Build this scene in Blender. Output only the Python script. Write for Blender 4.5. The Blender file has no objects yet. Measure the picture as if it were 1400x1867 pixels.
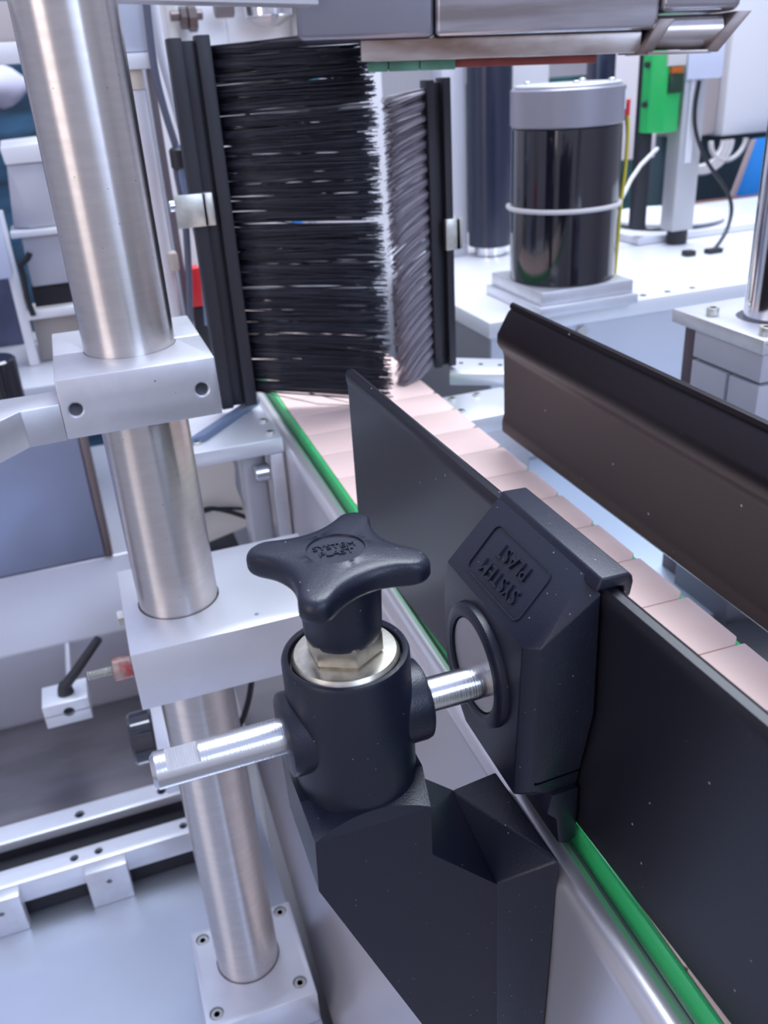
import bpy, bmesh, math, random
from mathutils import Vector, Matrix
random.seed(7)
D = bpy.data; SC = bpy.context.scene; COL = SC.collection
H0 = 1500.0                                   # camera height above the floor, mm; all numbers below are mm

def w(x, y, z): return Vector((x / 1000, y / 1000, (z + H0) / 1000))

# ------------------------------------------------------------------ camera
yaw, pit, rol = math.radians(17.9), math.radians(27.0), math.radians(-3.7)
fw = Vector((math.sin(yaw) * math.cos(pit), math.cos(yaw) * math.cos(pit), -math.sin(pit)))
r0 = Vector((math.cos(yaw), -math.sin(yaw), 0)); u0 = r0.cross(fw)
rr = r0 * math.cos(rol) + u0 * math.sin(rol); uu = -r0 * math.sin(rol) + u0 * math.cos(rol)
cam = D.objects.new('camera', D.cameras.new('camera')); COL.objects.link(cam)
m3 = Matrix((rr, uu, -fw)).transposed().to_4x4(); m3.translation = w(0, 0, 0); cam.matrix_world = m3
cam.data.sensor_fit = 'VERTICAL'; cam.data.sensor_height = 36; cam.data.lens = 36 * 1600 / 1867
cam.data.clip_start = .005; cam.data.clip_end = 60
cam.data.dof.use_dof = True; cam.data.dof.focus_distance = .33; cam.data.dof.aperture_fstop = 17
SC.camera = cam
# ------------------------------------------------------------------ world, lamps, exposure
wd = D.worlds.new('world'); SC.world = wd; wd.use_nodes = True
nt = wd.node_tree; bg = nt.nodes['Background']
tc = nt.nodes.new('ShaderNodeTexCoord'); sx = nt.nodes.new('ShaderNodeSeparateXYZ'); cr = nt.nodes.new('ShaderNodeValToRGB')
nt.links.new(tc.outputs['Generated'], sx.inputs[0]); nt.links.new(sx.outputs['Z'], cr.inputs[0]); nt.links.new(cr.outputs[0], bg.inputs['Color'])
cr.color_ramp.elements[0].position = 0.0; cr.color_ramp.elements[0].color = (.66, .58, .58, 1)
cr.color_ramp.elements[1].position = .75; cr.color_ramp.elements[1].color = (.50, .57, .85, 1)
bg.inputs['Strength'].default_value = 1.0
def area(name, loc, target, sx_, sy_, power, col):
    l = D.lights.new(name, 'AREA'); l.shape = 'RECTANGLE'; l.size = sx_; l.size_y = sy_; l.energy = power; l.color = col
    o = D.objects.new(name, l); COL.objects.link(o); o.location = w(*loc)
    o.rotation_euler = (w(*target) - w(*loc)).to_track_quat('-Z', 'Y').to_euler(); return o
area('skylight', (850, 1100, 2400), (200, 500, -300), 1.8, 1.8, 115, (.82, .90, 1.0))
area('door_daylight', (-3700, -1500, 700), (0, 500, -200), 2.8, 2.6, 48, (1.0, .90, .86))
area('window_daylight', (900, -2560, 900), (19, 500, -200), 1.3, 2.2, 52, (.55, .70, 1.0))
SC.view_settings.view_transform = 'Standard'; SC.view_settings.look = 'None'
SC.view_settings.exposure = 0.2; SC.view_settings.gamma = 1; SC.view_settings.use_curve_mapping = False

# ------------------------------------------------------------------ materials
MATS = {}
def mat(name, col, metal=0, rough=.5, var=0, scale=(20, 20, 20), bump=0, bscale=400, specks=0, emit=0, spec=.5, aniso=0, stain=None, trans=0, coat=0):
    if name in MATS: return MATS[name]
    m = D.materials.new(name); m.use_nodes = True; n = m.node_tree; b = n.nodes['Principled BSDF']; L = n.links.new
    b.inputs['Base Color'].default_value = (*col, 1); b.inputs['Metallic'].default_value = metal; b.inputs['Roughness'].default_value = rough
    b.inputs['Specular IOR Level'].default_value = spec; b.inputs['Transmission Weight'].default_value = trans; b.inputs['Coat Weight'].default_value = coat
    if emit: b.inputs['Emission Color'].default_value = (*col, 1); b.inputs['Emission Strength'].default_value = emit
    t = n.nodes.new('ShaderNodeTexCoord'); mp = n.nodes.new('ShaderNodeMapping'); L(t.outputs['Object'], mp.inputs[0]); mp.inputs['Scale'].default_value = scale
    if var or stain:
        nz = n.nodes.new('ShaderNodeTexNoise'); L(mp.outputs[0], nz.inputs[0]); nz.inputs['Scale'].default_value = 1; nz.inputs['Detail'].default_value = 5
        rp = n.nodes.new('ShaderNodeValToRGB'); L(nz.outputs['Fac'], rp.inputs[0])
        c2 = stain if stain else tuple(c * (1 - var) for c in col)
        rp.color_ramp.elements[0].position = .38; rp.color_ramp.elements[0].color = (*c2, 1)
        rp.color_ramp.elements[1].position = .62; rp.color_ramp.elements[1].color = (*col, 1)
        src = rp.outputs[0]
        mr = n.nodes.new('ShaderNodeMapRange'); L(nz.outputs['Fac'], mr.inputs[0]); mr.inputs['To Min'].default_value = rough * 1.15; mr.inputs['To Max'].default_value = rough * .85
        L(mr.outputs[0], b.inputs['Roughness'])
        L(src, b.inputs['Base Color'])
    else: src = None
    if specks:
        vo = n.nodes.new('ShaderNodeTexVoronoi'); vo.inputs['Scale'].default_value = specks; L(t.outputs['Object'], vo.inputs['Vector'])
        nw = n.nodes.new('ShaderNodeTexNoise'); nw.inputs['Scale'].default_value = specks * .7; L(t.outputs['Object'], nw.inputs[0])
        ad = n.nodes.new('ShaderNodeMath'); ad.operation = 'MULTIPLY_ADD'; L(nw.outputs['Fac'], ad.inputs[0]); ad.inputs[1].default_value = .12; L(vo.outputs['Distance'], ad.inputs[2])
        lt = n.nodes.new('ShaderNodeMath'); lt.operation = 'LESS_THAN'; L(ad.outputs[0], lt.inputs[0]); lt.inputs[1].default_value = .105
        mx = n.nodes.new('ShaderNodeMix'); mx.data_type = 'RGBA'; L(lt.outputs[0], mx.inputs[0])
        if src: L(src, mx.inputs[6])
        else: mx.inputs[6].default_value = (*col, 1)
        mx.inputs[7].default_value = (.30, .30, .33, 1) if col[0] < .2 else (.12, .11, .11, 1); L(mx.outputs[2], b.inputs['Base Color'])
    if bump:
        nb = n.nodes.new('ShaderNodeTexNoise'); nb.inputs['Scale'].default_value = bscale if not aniso else 1
        if aniso:
            m2 = n.nodes.new('ShaderNodeMapping'); m2.inputs['Scale'].default_value = aniso; L(t.outputs['Object'], m2.inputs[0]); L(m2.outputs[0], nb.inputs[0])
        else: L(t.outputs['Object'], nb.inputs[0])
        bp = n.nodes.new('ShaderNodeBump'); bp.inputs['Strength'].default_value = bump; bp.inputs['Distance'].default_value = .0004
        L(nb.outputs['Fac'], bp.inputs['Height']); L(bp.outputs[0], b.inputs['Normal'])
    MATS[name] = m; return m

plastic = mat('black_plastic', (.009, .011, .024), rough=.36, bump=.25, bscale=1800, specks=230, spec=.5)
plastic2 = mat('black_plastic_smooth', (.012, .011, .017), rough=.36, bump=.08, bscale=900, specks=110, spec=.38)
maroon_reflect = mat('far_rail_plastic', (.010, .006, .009), rough=.38, bump=.1, bscale=900, specks=70, spec=.32)  # black plastic tinted maroon, partly for the pink chain's reflection
rubber = mat('black_rubber', (.018, .018, .026), rough=.5)
bristle = mat('bristle_nylon', (.020, .022, .040), rough=.42, spec=.7)
steel = mat('brushed_steel', (.66, .62, .60), metal=1, rough=.30, var=.06, scale=(60, 60, 300), bump=.035, aniso=(30, 30, 2500), specks=160)
def brushed(m, amount, rot):                   # circumferential brushing spreads reflections along the axis
    n = m.node_tree; b = n.nodes['Principled BSDF']; tg = n.nodes.new('ShaderNodeTangent'); tg.direction_type = 'RADIAL'; tg.axis = 'Z'
    n.links.new(tg.outputs[0], b.inputs['Tangent']); b.inputs['Anisotropic'].default_value = amount; b.inputs['Anisotropic Rotation'].default_value = rot
brushed(steel, .92, .25)
rodm = mat('rod_steel', (.72, .72, .74), metal=1, rough=.24, bump=.15, aniso=(3000, 40, 40))
chrome = mat('chrome', (.75, .76, .8), metal=1, rough=.12)
alu = mat('anodised_aluminium', (.74, .74, .78), metal=.75, rough=.42, var=.06, scale=(90, 90, 90), specks=70)
alu2 = mat('brushed_aluminium_plate', (.80, .81, .86), metal=.6, rough=.38, var=.05, scale=(30, 30, 30))
zinc = mat('zinc_plate', (.72, .72, .66), metal=.8, rough=.32, var=.15, scale=(200, 200, 200))
nutm = mat('nickel_nut', (.70, .66, .56), metal=.95, rough=.3, var=.2, scale=(300, 300, 300))
sheet = mat('table_steel', (.62, .66, .74), metal=.85, rough=.30, var=.12, scale=(5, 5, 5))
frame_m = mat('frame_steel', (.72, .69, .71), metal=.7, rough=.30)
white = mat('white_paint', (.80, .80, .84), rough=.35, var=.05, scale=(10, 10, 10))
grey = mat('grey_paint', (.50, .50, .56), rough=.4, var=.08, scale=(10, 10, 10))
cream = mat('cream_paint', (.70, .69, .66), rough=.45)
dark = mat('dark_gap', (.010, .010, .016), rough=.6)
darksheet = mat('dark_trough_sheet', (.13, .12, .14), metal=.5, rough=.38, var=.25, scale=(12, 40, 40))
pink = mat('pink_chain_plastic', (.95, .70, .63), rough=.33, var=.06, scale=(15, 15, 15))
green = mat('green_wear_strip', (.05, .62, .19), rough=.28, var=.2, scale=(60, 12, 60), specks=60)
greenp = mat('green_sensor_plastic', (.02, .50, .12), rough=.4)
red = mat('red_paint', (.75, .03, .04), rough=.4)
redbelt = mat('red_belt', (.30, .06, .05), rough=.5, var=.3, scale=(30, 30, 30))
greenblock = mat('faded_green_block', (.10, .28, .19), rough=.5, var=.3, scale=(60, 60, 60))
teal = mat('teal_fabric', (.03, .10, .19), rough=.8, var=.7, scale=(4, 14, 22), bump=.6, bscale=30)
blue = mat('blue_sheet', (.02, .28, .80), rough=.4)
terra = mat('terracotta', (.20, .09, .07), rough=.7, var=.4, scale=(20, 20, 20))
glossblack = mat('gloss_black', (.008, .008, .016), rough=.10, spec=.7, coat=.5)
worn = mat('worn_steel', (.62, .58, .57), metal=.8, rough=.33, stain=(.22, .15, .12), scale=(9, 9, 28))
cover = mat('cover_steel', (.56, .56, .62), metal=.85, rough=.25, stain=(.30, .27, .28), scale=(6, 6, 60))
bluegrey = mat('blue_grey_bar', (.16, .21, .32), rough=.4)
cabgrey = mat('grey_cable', (.10, .11, .16), rough=.5)
cabwhite = mat('white_cable', (.66, .63, .62), rough=.5)
cabblack = mat('black_cable', (.012, .014, .02), rough=.45)
yellow = mat('yellow_wire', (.70, .58, .05), rough=.4)
amber = mat('sensor_window', (.02, .05, .03), rough=.2)
concrete = mat('concrete', (.30, .29, .30), rough=.7, var=.3, scale=(3, 3, 3))
plaster = mat('pale_plaster', (.72, .70, .72), rough=.8, var=.08, scale=(2, 2, 2))
beige = mat('beige_panel', (.50, .44, .43), rough=.5)
tan = mat('tan_cover', (.48, .42, .42), rough=.3, metal=.4)

# ------------------------------------------------------------------ mesh helpers
ORG = {}
class G:
    def __init__(s): s.bm = bmesh.new()
    def _add(s, b):
        me = D.meshes.new('tmp'); b.to_mesh(me); b.free(); s.bm.from_mesh(me); D.meshes.remove(me); return s
    def _bev(s, b, bev, seg, ang=25):
        if bev:
            es = [e for e in b.edges if len(e.link_faces) == 2 and e.calc_face_angle(0) > math.radians(ang)]
            bmesh.ops.bevel(b, geom=es, offset=bev, segments=seg, affect='EDGES', profile=.5, clamp_overlap=True)
    def box(s, x0, x1, y0, y1, z0, z1, bev=0, seg=2, rot=None):
        b = bmesh.new(); bmesh.ops.create_cube(b, size=1)
        for v in b.verts: v.co = Vector((x0 + (v.co.x + .5) * (x1 - x0), y0 + (v.co.y + .5) * (y1 - y0), z0 + (v.co.z + .5) * (z1 - z0)))
        s._bev(b, bev, seg)
        if rot: bmesh.ops.transform(b, matrix=rot, verts=b.verts)
        return s._add(b)
    def prism(s, pts, ax, a, c, bev=0, seg=2, ang=25):
        b = bmesh.new()
        f = {'x': lambda p, t: (t, p[0], p[1]), 'y': lambda p, t: (p[0], t, p[1]), 'z': lambda p, t: (p[0], p[1], t)}[ax]
        v0 = [b.verts.new(f(p, a)) for p in pts]; v1 = [b.verts.new(f(p, c)) for p in pts]; n = len(pts)
        b.faces.new(v0); b.faces.new(v1[::-1])
        for i in range(n): b.faces.new((v0[i], v1[i], v1[(i + 1) % n], v0[(i + 1) % n]))
        bmesh.ops.recalc_face_normals(b, faces=b.faces); s._bev(b, bev, seg, ang); return s._add(b)
    def hull(s, pts, bev=0, seg=2):
        b = bmesh.new()
        for p in pts: b.verts.new(p)
        r = bmesh.ops.convex_hull(b, input=b.verts)
        bmesh.ops.delete(b, geom=[g for g in r['geom_interior'] if isinstance(g, bmesh.types.BMVert)], context='VERTS')
        bmesh.ops.dissolve_limit(b, angle_limit=math.radians(3), verts=b.verts, edges=b.edges)
        bmesh.ops.recalc_face_normals(b, faces=b.faces); s._bev(b, bev, seg); return s._add(b)
    def poly(s, verts, faces):
        b = bmesh.new(); vs = [b.verts.new(v) for v in verts]
        for f in faces: b.faces.new([vs[i] for i in f])
        bmesh.ops.recalc_face_normals(b, faces=b.faces); return s._add(b)
    def lathe(s, prof, c, ax='z', seg=40, ph=0):
        b = bmesh.new(); d = Vector({'x': (1, 0, 0), 'y': (0, 1, 0), 'z': (0, 0, 1)}[ax]) if isinstance(ax, str) else Vector(ax).normalized()
        u = Vector((0, 0, 1)) if abs(d.z) < .9 else Vector((1, 0, 0)); u = (u - d * u.dot(d)).normalized(); v = d.cross(u); c = Vector(c); rings = []
        for r, h in prof:
            if r <= 1e-6: rings.append([b.verts.new(c + d * h)])
            else: rings.append([b.verts.new(c + d * h + (u * math.cos(ph + 2 * math.pi * i / seg) + v * math.sin(ph + 2 * math.pi * i / seg)) * r) for i in range(seg)])
        for A, Bq in zip(rings, rings[1:]):
            for i in range(seg):
                j = (i + 1) % seg
                if len(A) == 1 and len(Bq) == 1: break
                if len(A) == 1: b.faces.new((A[0], Bq[i], Bq[j]))
                elif len(Bq) == 1: b.faces.new((A[i], Bq[0], A[j]))
                else: b.faces.new((A[i], Bq[i], Bq[j], A[j]))
        for R in (rings[0], rings[-1]):
            if len(R) > 2: b.faces.new(R)
        bmesh.ops.recalc_face_normals(b, faces=b.faces); return s._add(b)
    def cyl(s, c, ax, r, h0, h1, bev=.5, seg=36):
        return s.lathe([(r - bev, h0), (r, h0 + bev), (r, h1 - bev), (r - bev, h1)] if bev else [(r, h0), (r, h1)], c, ax, seg)
    def tube(s, path, r, seg=8, taper=None, sm=True):
        b = bmesh.new(); P = [Vector(p) for p in path]
        if sm and 3 < len(P) < 16:
            Q = []
            for i in range(len(P) - 1):
                a, p0, p1, d = P[max(i - 1, 0)], P[i], P[i + 1], P[min(i + 2, len(P) - 1)]
                for k in range(4):
                    t = k / 4; Q.append(.5 * (2 * p0 + (p1 - a) * t + (2 * a - 5 * p0 + 4 * p1 - d) * t * t + (3 * p0 - a - 3 * p1 + d) * t ** 3))
            P = Q + [P[-1]]
        rings = []; u = None
        for i, p in enumerate(P):
            t = (P[min(i + 1, len(P) - 1)] - P[max(i - 1, 0)]).normalized()
            if u is None: u = t.orthogonal().normalized()
            u = (u - t * u.dot(t)).normalized(); v = t.cross(u); q = r if taper is None else r + (taper - r) * i / (len(P) - 1)
            rings.append([b.verts.new(p + (u * math.cos(2 * math.pi * k / seg) + v * math.sin(2 * math.pi * k / seg)) * q) for k in range(seg)])
        for A, Bq in zip(rings, rings[1:]):
            for k in range(seg): b.faces.new((A[k], A[(k + 1) % seg], Bq[(k + 1) % seg], Bq[k]))
        b.faces.new(rings[0][::-1]); b.faces.new(rings[-1]); return s._add(b)
    def text(s, body, size, origin, right, up, depth):
        cu = D.curves.new('t', 'FONT'); cu.body = body; cu.size = size; cu.extrude = depth; cu.align_x = 'CENTER'; cu.align_y = 'CENTER'; cu.resolution_u = 3
        o = D.objects.new('t', cu); COL.objects.link(o); dg = bpy.context.evaluated_depsgraph_get(); dg.update()
        me = D.meshes.new_from_object(o.evaluated_get(dg)); right = Vector(right).normalized(); up = Vector(up).normalized(); nn = right.cross(up)
        M = Matrix((right, up, nn)).transposed().to_4x4(); M.translation = Vector(origin); me.transform(M)
        s.bm.from_mesh(me); D.objects.remove(o); D.meshes.remove(me); D.curves.remove(cu); return s
    def put(s, name, m, parent=None, label=None, cat=None, group=None, kind=None, smooth=True, ang=32):
        bm = s.bm; co = [v.co for v in bm.verts]
        if parent is None:
            o_ = Vector(((min(c.x for c in co) + max(c.x for c in co)) / 2, (min(c.y for c in co) + max(c.y for c in co)) / 2, min(c.z for c in co)))
        else: o_ = ORG[parent.name]
        for v in bm.verts: v.co = (v.co - o_) / 1000
        me = D.meshes.new(name); bm.to_mesh(me); bm.free()
        if smooth: me.shade_smooth(); me.set_sharp_from_angle(angle=math.radians(ang))
        me.materials.append(m); o = D.objects.new(name, me); COL.objects.link(o); ORG[o.name] = o_
        if parent is None: o.location = w(*o_)
        else: o.parent = parent
        tag(o, label, cat, group, kind); return o
def tag(o, label=None, cat=None, group=None, kind=None):
    if label: o['label'] = label
    if cat: o['category'] = cat
    if group: o['group'] = group
    if kind: o['kind'] = kind
def thing(name, loc, label=None, cat=None, group=None, kind=None):
    o = D.objects.new(name, None); COL.objects.link(o); o.location = w(*loc); o.empty_display_size = .01; ORG[o.name] = Vector(loc); tag(o, label, cat, group, kind); return o
def cut(o, g):                                # boolean difference with the shapes in g (mm, scene coordinates)
    og = ORG[o.name]
    for v in g.bm.verts: v.co = (v.co - og) / 1000
    me = D.meshes.new('c'); g.bm.to_mesh(me); c = D.objects.new('c', me); COL.objects.link(c)
    par = o.parent; o.parent = None; mw = o.location.copy(); o.location = (0, 0, 0)
    md = o.modifiers.new('b', 'BOOLEAN'); md.operation = 'DIFFERENCE'; md.solver = 'EXACT'; md.object = c
    dg = bpy.context.evaluated_depsgraph_get(); dg.update()
    nm = D.meshes.new_from_object(o.evaluated_get(dg)); old = o.data; o.modifiers.clear(); nm.name = o.name; o.data = nm
    nm.shade_smooth(); nm.set_sharp_from_angle(angle=math.radians(32))
    D.meshes.remove(old); D.objects.remove(c); D.meshes.remove(me); o.location = mw; o.parent = par
def socket_screw(parent, c, ax='z', r=4.4, h=4, m=None):
    g = G().lathe([(0, 0), (r * .95, 0), (r, .4), (r, h - .5), (r - .5, h), (r * .56, h)], c, ax, 20)
    g.lathe([(r * .56, h), (r * .5, h - 2.2), (0, h - 2.2)], c, ax, 6)
    return g.put('screw', m or zinc, parent)

# ================================================================== SETTING
G().box(-4000, 5000, -2600, 5200, -1560, -1500).put('floor', concrete, kind='structure')
G().box(-4000, 5000, 5200, 5300, -1500, 2600).put('wall_back', plaster, kind='structure')
G().box(-4100, -4000, -2600, 5200, -1500, 2600).put('wall_left', plaster, kind='structure')
G().box(5000, 5100, -2600, 5200, -1500, 2600).put('wall_right', plaster, kind='structure')
wf = G().box(-4000, 5000, -2700, -2600, -1500, 2600).put('wall_front', plaster, kind='structure')
g = G()
for x0, x1, z0, z1 in ((225, 250, -220, 2020), (1550, 1575, -220, 2020), (250, 1550, 1995, 2020), (250, 1550, -220, -195)): g.box(x0, x1, -2600, -2540, z0, z1)
g.put('window_2', mat('window_frame_white', (.8, .8, .8)), kind='structure')
g = G()
for y0, y1, z0, z1 in ((-2900, -2850, -1500, 2100), (-150, -100, -1500, 2100), (-2850, -150, 2050, 2100)): g.box(-4000, -3940, y0, y1, z0, z1)
g.put('door_1', mat('door_frame_grey', (.5, .5, .5)), kind='structure')

# ================================================================== MACHINE TABLE
t = thing('machine_table', (-200, 600, -1500), 'wide polished steel machine table under the steel post at lower left', 'table')
G().box(-900, 64.5, 80, 900, -688, -685).put('table_top', sheet, t)
G().box(-890, 58, 90, 890, -1500, -688.5).put('cabinet_body', grey, t)

# ------------------------------------------------------------------ conveyor with pink chain
cv = thing('conveyor', (195, 200, -1500), 'long conveyor of pink plastic chain plates between black guide rails', 'conveyor')
def arc(cx_, cy_, r, a0, a1, n=8): return [(cx_ + r * math.cos(math.radians(a0 + (a1 - a0) * i / n)), cy_ + r * math.sin(math.radians(a0 + (a1 - a0) * i / n))) for i in range(n + 1)]
side = [(127.6, -300), (127.6, -259), (125, -257.5)] + arc(123.5, -264.5, 7.5, 80, 180) + [(116, -300), (114, -400), (108, -470), (98, -560), (84, -640), (68, -686), (70, -690), (127.6, -690)]
G().prism(side, 'y', 40, 1100).put('left_side_frame', frame_m, cv)
G().box(259, 264, 40, 1100, -420, -262, 1).put('right_side_frame', frame_m, cv)
G().box(130.2, 132.8, 40, 1100, -262, -250.3, .9, 3).put('wear_strip', green, cv, 'bright green left wear strip')
G().box(250, 258.4, 40, 1100, -262, -253, .8).put('wear_strip', green, cv, 'green strip showing at the chain notches')
G().box(128, 258, 40, 1100, -420, -263).put('bed', frame_m, cv)
G().box(100, 258, 60, 1090, -1500, -691).put('support_cabinet', frame_m, cv)
p = 43.3; y = 1090
base = None; k = 0
while y > 60:
    y0 = y - p + .5
    pts = [(133, y0 + 1), (134, y0), (252.6, y0), (257.3, y0 + 5), (257.3, y), (133, y)]
    if base is None:
        base = G().prism(pts, 'z', -252.8, -250, .9, 2).put('chain_plate', pink, cv); by = y
    else:
        c = base.copy(); COL.objects.link(c); c.parent = cv; c.location.y = (y - by) / 1000
    y -= p

cv.rotation_euler.z = -.018
# ------------------------------------------------------------------ front guide rail (plate) and its clamp
g = G()
prof = [(129, -247), (129, -152), (128.2, -149), (128.2, -145.5), (129.3, -143.8), (131.5, -143.2), (133.4, -144.3), (134, -147), (133.2, -150), (132.6, -153), (132.6, -246), (131.8, -248), (130, -248)]
g.prism(prof, 'y', 40, 434, .35, 2, 50)
for v in g.bm.verts: v.co.x += (220 - v.co.y) * .022
g.put('guide_rail', plastic2, label='smooth black plastic guide plate gripped by the black clamp, in front of pink chain', cat='guide rail')

cl = thing('rail_clamp', (118, 226, -252), 'black plastic clamp with raised lettering gripping top of the front guide plate', 'clamp')
body = G().hull([(106, 257, -163), (106, 198.5, -163), (106, 261, -180), (106, 261, -206), (106, 256, -216), (106, 243, -227), (106, 203, -228), (109.6, 193.0, -161.0), (109.6, 197, -223),
                 (126, 255, -140.3), (126, 197, -140.3), (128.2, 191, -145), (128.2, 190.5, -190), (128.2, 200, -234), (128.2, 262, -234), (128.2, 264, -150), (108, 220, -229), (120, 205, -236), (120, 240, -236)], .5, 3).put('clamp_body', plastic, cl)
cut(body, G().box(110.5, 130, 180, 203, -220.2, -218.9))
G().prism([(126, -140.3), (126.8, -138), (136, -138.4), (137.5, -139.5), (138, -142), (137.3, -146.5), (136, -147.5), (134.6, -146.5), (134.4, -142.4), (125, -142.4)], 'y', 189, 255, .8, 3, 40).put('top_hook', plastic, cl)
G().prism([(118, -228), (128.3, -228), (128.3, -252), (125, -254), (121, -252), (120, -240), (116, -236)], 'y', 197, 232, .7, 2).put('lower_jaw', plastic, cl)
swr = G().lathe([(17.6, 0), (17.6, -3.0), (18.6, -3.6), (21.2, -3.4), (22.6, -2.4), (23, 0)], (106.2, 230, -190.5), 'x', 64).put('swivel_ring', plastic, cl)
G().cyl((106.2, 230, -190.5), 'x', 17.3, -2.2, 0, .3, 64).put('swivel_disc', mat('disc_steel', (.62, .58, .56), metal=.9, rough=.36, bump=.1, bscale=800), swr, 'grey steel disc')
# label panel on the sloped face
upv = Vector((-20, 0, -22.7)).normalized(); nrm = Vector((-22.7, 0, 20)).normalized(); cen = Vector((115.0, 226.5, -152.8)); rt = Vector((0, 1, 0))
def rrect(a, b, r, n=5):
    o = []
    for sx_, sy_, a0 in ((1, 1, 0), (-1, 1, 90), (-1, -1, 180), (1, -1, 270)):
        o += [(sx_ * (a - r) + r * math.cos(math.radians(a0 + 90 * i / n)), sy_ * (b - r) + r * math.sin(math.radians(a0 + 90 * i / n))) for i in range(n + 1)]
    return o
oo, ii = rrect(19.5, 10, 3.2), rrect(18.9, 9.4, 2.7); n = len(oo); vs = []
for ring, h in ((oo, -.3), (oo, .28), (ii, .28), (ii, -.3)):
    vs += [cen + rt * q[0] + upv * q[1] + nrm * (h + .25) for q in ring]
fs = [(a * n + i, a * n + (i + 1) % n, ((a + 1) % 4) * n + (i + 1) % n, ((a + 1) % 4) * n + i) for a in range(4) for i in range(n)]
G().poly(vs, fs).put('label_border', plastic, body)
g = G().text('SYSTEM', 7.6, cen + nrm * .35 + upv * 4, rt, upv, .55).text('PLAST', 7.6, cen + nrm * .35 + upv * -4, rt, upv, .55)
g.put('embossed_lettering', plastic, body, 'raised SYSTEM PLAST lettering', smooth=False)

# ------------------------------------------------------------------ cross rod
rod = G().lathe([(4.6, 0), (6, 1.4), (6, 113.5), (6, 113.6)], (-9.4, 222.7, -192), 'x', 64).put('adjustment_rod', rodm, label='short bare steel rod with a flat notch near its free end', cat='rod')
cut(rod, G().box(-4.6, 5.6, 205, 240, -188.8, -170))

# ------------------------------------------------------------------ holder bracket
br = thing('rod_bracket', (90, 215, -413), 'large matte black plastic bracket holding the steel rod, below the star knob', 'bracket')
C0 = (56, 222.7, 0)
tube_ = G().lathe([(0, -216), (20.6, -216), (20.6, -166.4), (20.1, -165.2), (19.2, -164.8), (18.4, -165.4), (18.2, -167), (18.2, -170), (0, -170)], C0, 'z', 96).put('clamp_sleeve', plastic, br)
sl = G().lathe([(6.3, 0), (12.4, 0), (13.6, .6), (14, 1.8), (14, 46.5), (13.6, 48), (12.4, 48.7), (6.3, 48.7)], (32.6, 222.7, -192), 'x', 56)
o = sl.put('rod_boss', plastic, br)
# neck: top surface dips to the front corners with a scalloped edge
N = 14; top = []; edge = []
for i in range(N + 1):
    s = i / N; x = 34.6 + 39.6 * s; q = 4 * s * (1 - s)
    top.append((x, 200 + 1.5 * q, -218.4 + 4.6 * q)); edge.append((x, 200, -218.6))
verts = top + edge + [(33.6, 240, -213.6), (77.4, 240, -213.6)]
a = N + 1; bL, bR = 2 * a, 2 * a + 1; fL, fR, kL, kR = bR + 1, bR + 2, bR + 3, bR + 4
faces = [[*range(0, a), bR, bL]] + [(i, i + 1, a + i + 1, a + i) for i in range(N)] + [[a + i for i in range(a)] + [fR, fL]] + [(0, a, fL, kL, bL), (N, a + N, fR, kR, bR), (bL, bR, kR, kL), (fL, fR, kR, kL)]
lo = len(verts)
verts += [(74, 200, -240.5), (98.6, 200, -266.5), (98.6, 200, -412), (66.7, 200, -329), (33.8, 200, -240), (74, 240, -230), (87.2, 240, -246.7), (98.6, 240, -257), (98.6, 240, -413), (68, 240, -329), (34, 240, -240)]
mid = len(verts); verts += [(33.9 + 43.0 * i / N, 214, -213.6) for i in range(a)]
faces = [(i, i + 1, mid + i + 1, mid + i) for i in range(N)] + [[mid + i for i in range(a)] + [bR, bL]] + [(i, i + 1, a + i + 1, a + i) for i in range(N)] + [[a + i for i in range(a)] + [lo + i for i in range(5)]]
faces += [(N, a + N, lo), (N, lo, mid + N), (mid + N, lo, lo + 5, bR), (lo, lo + 1, lo + 6), (lo, lo + 6, lo + 5), (lo + 1, lo + 2, lo + 8, lo + 7), (lo + 1, lo + 7, lo + 6), (lo + 2, lo + 3, lo + 9, lo + 8), (lo + 3, lo + 4, lo + 10, lo + 9), (lo + 4, a, 0), (lo + 4, 0, mid, lo + 10), (mid, bL, lo + 10), [bL, bR, lo + 5, lo + 6, lo + 7, lo + 8, lo + 9, lo + 10]]
G().poly(verts, [f for f in faces]).put('bracket_body', plastic, br, ang=12)
G().hull([(98, 200, -266), (98, 240, -256.6), (115.8, 187.4, -248.4), (115.8, 237, -251), (98, 200, -402), (98, 240, -402), (113.6, 192, -402), (113.6, 240, -402)], .9, 3).put('bracket_wing', plastic, br)

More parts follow.
